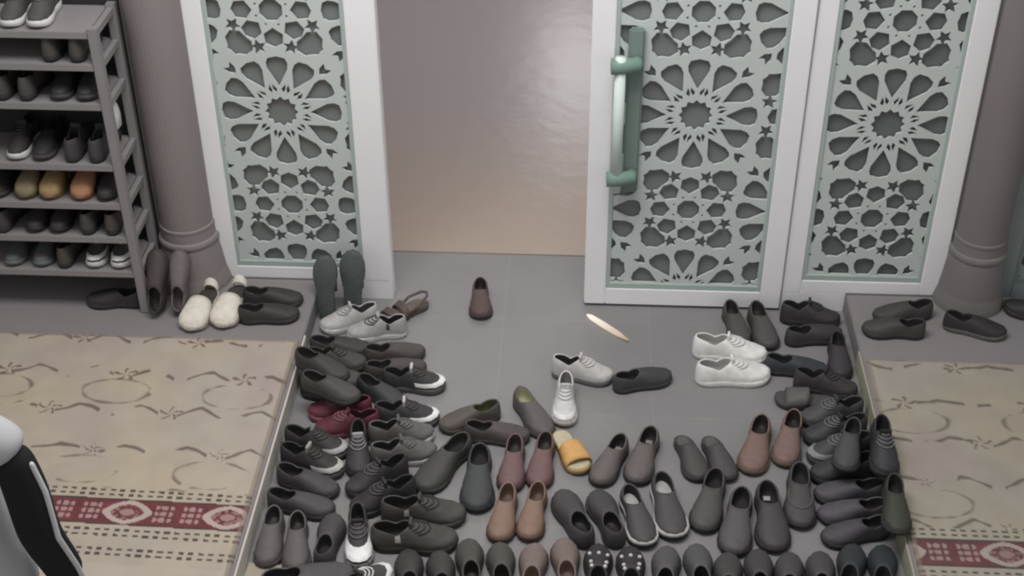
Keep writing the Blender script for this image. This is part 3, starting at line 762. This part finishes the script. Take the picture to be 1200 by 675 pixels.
# --- slippers and boots standing upright
def upright(kind, bx, by, top_y, label, lean, rz, z, group, side=1, L=.28, **o):
    nm, cat = NAMES[kind]
    p = gp(bx, by, z)
    r = empty(nm, (p.x, p.y, z+.001)); tag(r, label, cat, group)
    # toe up, sole towards the viewer
    r.matrix_world = Matrix.Translation((p.x, p.y, z+.002)) @ Matrix.Rotation(math.radians(rz), 4, 'Z') @ Matrix.Rotation(math.radians(lean), 4, 'X') @ (Matrix.Rotation(PI, 4, 'Y') if kind == 'flip_flop' else Matrix()) @ Matrix.Translation((0, L/2, 0))
    build_shoe(r, kind, L, side, o)
    return r
GS = 'slippers stood on end against the left frame'
upright('flip_flop', 383, 377, 308, 'dark green grey slipper stood upright at the left stile, left one', 74, 0, 0, GS, 1, .285, up=(50, 52, 52), sole=(70, 74, 74), bed=(68, 72, 72), w=.37)
upright('flip_flop', 412, 374, 298, 'dark green grey slipper stood upright at the left stile, right one', 76, -6, 0, GS, -1, .30, up=(50, 52, 52), sole=(68, 73, 73), bed=(66, 71, 71), w=.37)
GB = 'brown shoes stood on end beside the rack'
upright('slip_on', 187, 366, 300, 'black brown shoe stood on its heel between rack and column', 66, 0, LZ, GB, 1, .27, w=.355, up=(58, 53, 52), sole=(54, 50, 49), lin=(44, 40, 40))
upright('slip_on', 214, 364, 300, 'grey brown shoe stood on its heel against the left column', 66, 0, LZ, GB, -1, .26, w=.355, up=(88, 81, 80), sole=(82, 76, 75), lin=(74, 68, 67))

# ------------------------------------------------------------------ shoes on the rack
GR = 'shoes on the left rack'
ORD = ['at the right end', 'second from the right', 'third from the right', 'fourth from the right', 'fifth from the right']
LEV = ['top', 'second', 'third', 'fourth', 'fifth', 'sixth', 'lowest']
PROTO = {}
def rack_shoe(x, z, kind, label, side, out, /, ang=0, y=None, L=.25, **o):
    key = (kind, side, L, tuple(sorted((k, v) for k, v in o.items())))
    if key not in PROTO:
        r = empty(NAMES[kind][0]); build_shoe(r, kind, L, side, o); PROTO[key] = r
    else:
        src = PROTO[key]; r = src.copy(); C.objects.link(r)
        for ch in children(src):
            c = ch.copy(); C.objects.link(c); c.parent = r
    tag(r, label, NAMES[kind][1], GR)
    r.location = (x, RY0+.135 if y is None else y, z+.004)
    r.rotation_euler = (0, 0, (PI if out else 0)+math.radians(ang))
    return r
BLK = [dict(up=(46, 44, 45), sole=(40, 38, 39)), dict(up=(56, 54, 55), sole=(48, 46, 47)), dict(up=(40, 39, 41), sole=(60, 58, 58)), dict(up=(62, 58, 56), sole=(46, 44, 44))]
BNM = ['black', 'charcoal', 'jet black', 'dark brown']
WSOLE = dict(up=(64, 62, 62), sole=(192, 189, 188), lace=(90, 88, 88))
for li_, z in enumerate(SHELF):
    cnt = 0
    for i in range(5):
        x = -1.822-.108*i-(.012 if i % 2 == 0 else 0)
        side = 1 if i % 2 else -1; out = (li_+i//2) % 2 == 0
        pairno = (li_*3+i//2) % 4
        kind = ['loafer', 'sneaker', 'slip_on', 'sneaker'][(li_+i//2) % 4]; o = BLK[pairno]; cn = BNM[pairno]
        if li_ == 0 and i < 2: x -= .125; kind, o, cn, out = 'sneaker', WSOLE, 'black white-soled', True
        elif li_ == 0: x -= .10; 
        if li_ == 1:
            if i == 2: continue
            if i == 3: continue
        if li_ == 3 and i in (3, 4): kind, o, cn, out = 'sneaker', dict(up=(46, 44, 44), sole=(182, 179, 178), lace=(60, 58, 58)), 'black white-soled', True
        if li_ == 4 and i in (1, 2, 3):
            kind, cn, out = 'clog', ['orange', 'yellow tan', 'olive tan'][i-1], True
            o = [dict(up=(150, 110, 82), sole=(140, 104, 80)), dict(up=(140, 118, 84), sole=(126, 106, 78)), dict(up=(118, 108, 84), sole=(104, 96, 78))][i-1]
        if li_ == 6 and i < 2: kind, o, cn, out = 'sneaker', dict(up=(56, 54, 54), sole=(178, 175, 174), toe=(178, 175, 174), lace=(170, 168, 168), heel=(160, 158, 158)), 'black and white', True
        if li_ == 6 and i in (3, 4): kind, o, cn, out = 'loafer', dict(up=(72, 76, 75), sole=(92, 94, 94)), 'grey green', True
        if x+.035 < -2.10-(1.318-z)*.235: continue
        rack_shoe(x, z, kind, '%s %s on the %s shelf of the left rack, %s' % (cn, {'sneaker': 'sneaker', 'clog': 'clog'}.get(kind, 'shoe'), LEV[li_], ORD[cnt]), side, out, ang=random.uniform(-2, 2), **dict(o, w=.36)); cnt += 1

bm = bmesh.new(); g = []
for i, (z, hw, th) in enumerate(((.872, .030, .004), (.885, .042, .016), (.93, .044, .018), (.965, .034, .012), (.985, .022, .006))):
    g.append([bm.verts.new((-1.768+th*math.sin(2*PI*k/16)*(1+.3*nz(k, i, 5)), -.165+hw*math.cos(2*PI*k/16), z)) for k in range(16)])
for p, q in zip(g, g[1:]):
    for k in range(16): bm.faces.new((p[k], p[(k+1) % 16], q[(k+1) % 16], q[k]))
bm.faces.new(g[0][::-1]); bm.faces.new(g[-1])
bag = bm_obj('bag', bm, mat((190, 188, 188), .5, .08, 40, .3, .3), None, True)
tag(bag, 'small white bag hanging inside the right side of the shoe rack', 'bag')
bm = bmesh.new(); tube(bm, [(-1.768, -.185, .984), (-1.766, -.182, 1.004), (-1.766, -.165, 1.0085), (-1.766, -.148, 1.004), (-1.768, -.145, .984)], .003, 6)
bm_obj('handle', bm, mat((180, 178, 178), .5, .08, 40), bag, True)
# ------------------------------------------------------------------ streak of light on the floor before the door, made as a glowing mesh
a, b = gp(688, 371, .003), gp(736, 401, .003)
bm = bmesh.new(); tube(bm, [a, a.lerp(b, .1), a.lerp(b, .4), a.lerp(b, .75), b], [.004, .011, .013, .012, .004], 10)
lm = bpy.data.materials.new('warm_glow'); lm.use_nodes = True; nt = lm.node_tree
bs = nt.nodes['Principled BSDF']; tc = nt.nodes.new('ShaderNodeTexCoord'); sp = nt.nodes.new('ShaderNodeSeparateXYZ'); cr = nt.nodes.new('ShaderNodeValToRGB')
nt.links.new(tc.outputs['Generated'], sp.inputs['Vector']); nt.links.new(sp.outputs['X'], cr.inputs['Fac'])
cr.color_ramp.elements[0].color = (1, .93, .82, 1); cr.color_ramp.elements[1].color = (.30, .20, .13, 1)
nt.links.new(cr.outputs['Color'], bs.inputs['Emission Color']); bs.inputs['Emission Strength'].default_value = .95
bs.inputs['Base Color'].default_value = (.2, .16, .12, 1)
o = bm_obj('light_streak', bm, lm, None, True); o.location.z = .010
tag(o, 'short warm streak of light made as a glowing sliver on floor before the door leaf', 'light')

# ------------------------------------------------------------------ person at lower left
def skin_chain(name, verts, edges, radii, root, m, parent, sub=2):
    me = bpy.data.meshes.new(name); me.from_pydata(verts, edges, [])
    ob = bpy.data.objects.new(name, me); C.objects.link(ob)
    md = ob.modifiers.new('skin', 'SKIN'); md.use_smooth_shade = True; md.branch_smoothing = .6
    for i, r in enumerate(radii):
        v = me.skin_vertices[0].data[i]; v.radius = r if isinstance(r, tuple) else (r, r); v.use_root = (i == root)
    sb = ob.modifiers.new('sub', 'SUBSURF'); sb.levels = sub; sb.render_levels = sub
    dg = bpy.context.evaluated_depsgraph_get()
    nm = bpy.data.meshes.new_from_object(ob.evaluated_get(dg)); bpy.data.objects.remove(ob)
    nm.materials.clear()
    return link(name, nm, m, parent, True)
PX, PY, PZ = -1.40, -2.56, LZ+.01
SKIN = mat((150, 118, 100), .6, .06, 20)
GREYSHIRT = mat((158, 158, 160), .85, .10, 9, .2, .2); BLACKCLOTH = mat((32, 31, 32), .9, .15, 40, .2, .1)
PALE = mat((182, 181, 182), .85, .08, 20, .2)
TROU = mat((62, 62, 66), .9, .12, 20, .2)
person = tag(empty('person', (PX, PY, PZ)), 'person at lower left in pale grey top with black sleeve, cut by photo edge', 'person')
# body: one continuous figure (local metres, facing the doors)
bv = [(0, 0, .90), (0, .005, 1.05), (0, .0, 1.22), (0, -.005, 1.36), (0, .0, 1.44), (0, .03, 1.54),
      (.085, 0, .86), (.09, .01, .48), (.095, -.01, .08), (.10, .13, .03),
      (-.085, 0, .86), (-.09, .02, .48), (-.095, -.02, .08), (-.10, .12, .03),
      (.174, -.008, 1.30), (.206, -.022, 1.08), (.212, .05, .84), (.21, .075, .78),
      (-.174, -.008, 1.30), (-.206, -.022, 1.08), (-.212, .05, .84), (-.21, .075, .78)]
be = [(0, 1), (1, 2), (2, 3), (3, 4), (4, 5), (0, 6), (6, 7), (7, 8), (8, 9), (0, 10), (10, 11), (11, 12), (12, 13), (3, 14), (14, 15), (15, 16), (16, 17), (3, 18), (18, 19), (19, 20), (20, 21)]
br = [(.13, .10), (.115, .09), (.12, .09), (.085, .07), (.052, .052), (.05, .05), .085, .058, .042, .035, .085, .058, .042, .035,
      .034, .034, .029, .026, .034, .034, .029, .026]
body = skin_chain('body', bv, be, br, 0, SKIN, person)
# head with face
bm = bmesh.new(); bmesh.ops.create_uvsphere(bm, u_segments=28, v_segments=20, radius=1)
for v in bm.verts:
    x, y, z = v.co
    w = .076*(1-.16*max(0, -z)); v.co = (x*w, y*.096+(.012 if z < -.3 and y > 0 else 0), z*.118)
    if y > .8 and -.25 < z < .15 and abs(x) < .22: v.co.y += .018*(1-abs(x)/.22)
bmesh.ops.translate(bm, verts=bm.verts, vec=(0, .035, 1.615)); bm_obj('head', bm, SKIN, person, True)
bm = bmesh.new()
for s in (-1, 1):
    bmesh.ops.create_icosphere(bm, subdivisions=2, radius=.012, matrix=Matrix.Translation((s*.03, .122, 1.63)))
bm_obj('eyes', bm, mat((60, 52, 48), .3, .05), person, True)
bm = bmesh.new(); box(bm, -.024, .024, .118, .132, 1.556, 1.568, bev=.004); bm_obj('mouth', bm, mat((140, 92, 84), .5, .05), person, True)
bm = bmesh.new()
for s in (-1, 1):
    bmesh.ops.create_icosphere(bm, subdivisions=2, radius=.03, matrix=Matrix.Translation((s*.078, .03, 1.61)) @ Matrix.Diagonal((.35, .7, 1.1, 1)))
bm_obj('ears', bm, SKIN, person, True)
bm = bmesh.new(); bmesh.ops.create_uvsphere(bm, u_segments=28, v_segments=20, radius=1)
bmesh.ops.delete(bm, geom=[v for v in bm.verts if v.co.z < -.25 or (v.co.y > .35 and v.co.z < .5)], context='VERTS')
for v in bm.verts: v.co = (v.co.x*.084, v.co.y*.104+.03, v.co.z*.126+1.617)
bm_obj('hair', bm, mat((36, 33, 32), .7, .2, 60), person, True)
# clothing shells around the same joints
skin_chain('shirt', [(0, 0, .74), (0, .004, .96), (0, .0, 1.14), (0, -.005, 1.32), (0, 0, 1.415), (.10, -.005, 1.350), (-.10, -.005, 1.350), (.165, -.008, 1.315), (-.165, -.008, 1.315), (.184, -.01, 1.278), (-.184, -.01, 1.278)],
           [(0, 1), (1, 2), (2, 3), (3, 4), (3, 5), (3, 6), (5, 7), (6, 8), (7, 9), (8, 10)], [(.185, .135), (.165, .122), (.155, .118), (.135, .11), (.075, .07), (.085, .085), (.085, .085), (.062, .062), (.062, .062), (.056, .056), (.056, .056)], 0, GREYSHIRT, person)
for s in (1, -1):
    sl = skin_chain('sleeve', [(s*.182, -.01, 1.305), (s*.199, -.015, 1.19), (s*.206, -.022, 1.06), (s*.21, .028, .92), (s*.213, .05, .84)],
                    [(0, 1), (1, 2), (2, 3), (3, 4)], [.044, .051, .050, .047, .044], 0, BLACKCLOTH, person)
    skin_chain('sleeve_piping', [(s*.228, -.020, 1.275), (s*.246, -.024, 1.19), (s*.252, -.032, 1.06), (s*.254, .016, .92), (s*.254, .038, .84)],
               [(0, 1), (1, 2), (2, 3), (3, 4)], [.007]*5, 0, PALE, sl, 1)
    hx = s*.212
    for j, (dx, ln_, rr) in enumerate(((-.026, .062, .0085), (-.009, .076, .009), (.009, .080, .009), (.026, .070, .0085))):
        skin_chain('finger', [(hx, .075+dx, .775), (hx, .078+dx*1.1, .735), (hx-s*.008, .082+dx*1.15, .735-ln_*.5), (hx-s*.02, .086+dx*1.15, .735-ln_)], [(0, 1), (1, 2), (2, 3)], [.012, rr, rr*.95, rr*.8], 0, SKIN, body, 1)
    skin_chain('thumb', [(hx, .095, .79), (hx-s*.012, .118, .765), (hx-s*.02, .126, .735)], [(0, 1), (1, 2)], [.014, .011, .009], 0, SKIN, body, 1)
for s in (1, -1):
    skin_chain('trouser_leg', [(s*.075, 0, .88), (s*.09, .005, .70), (s*.092, .012, .48), (s*.096, -.012, .06)], [(0, 1), (1, 2), (2, 3)], [.105, .098, .08, .07], 0, TROU, person)

# ------------------------------------------------------------------ light
def area(name, loc, rot, sx, sy, en, col=(1, 1, 1)):
    l = bpy.data.lights.new(name, 'AREA'); l.shape = 'RECTANGLE'; l.size = sx; l.size_y = sy; l.energy = en; l.color = col
    o = bpy.data.objects.new(name, l); o.location = loc; o.rotation_euler = rot; C.objects.link(o); return o
area('porch_light', (-.5, -1.35, 3.7), (math.radians(4), math.radians(-4), 0), 2.2, 1.0, 92, (1, .985, .98))
area('hall_light', (-.2, 3.4, 3.5), (0, 0, 0), 3, 3, 88, (1, .93, .90))
area('hall_lamp', (-.05, 6.8, 2.35), (math.radians(90), 0, PI), .6, .9, 17, (1, .98, .96))
wd = bpy.data.worlds.new('night_sky'); scene.world = wd; wd.use_nodes = True
wd.node_tree.nodes['Background'].inputs['Color'].default_value = (1, .99, .98, 1); wd.node_tree.nodes['Background'].inputs['Strength'].default_value = .46
scene.view_settings.view_transform = 'Standard'; scene.view_settings.look = 'None'
scene.cycles.filter_width = 2.2
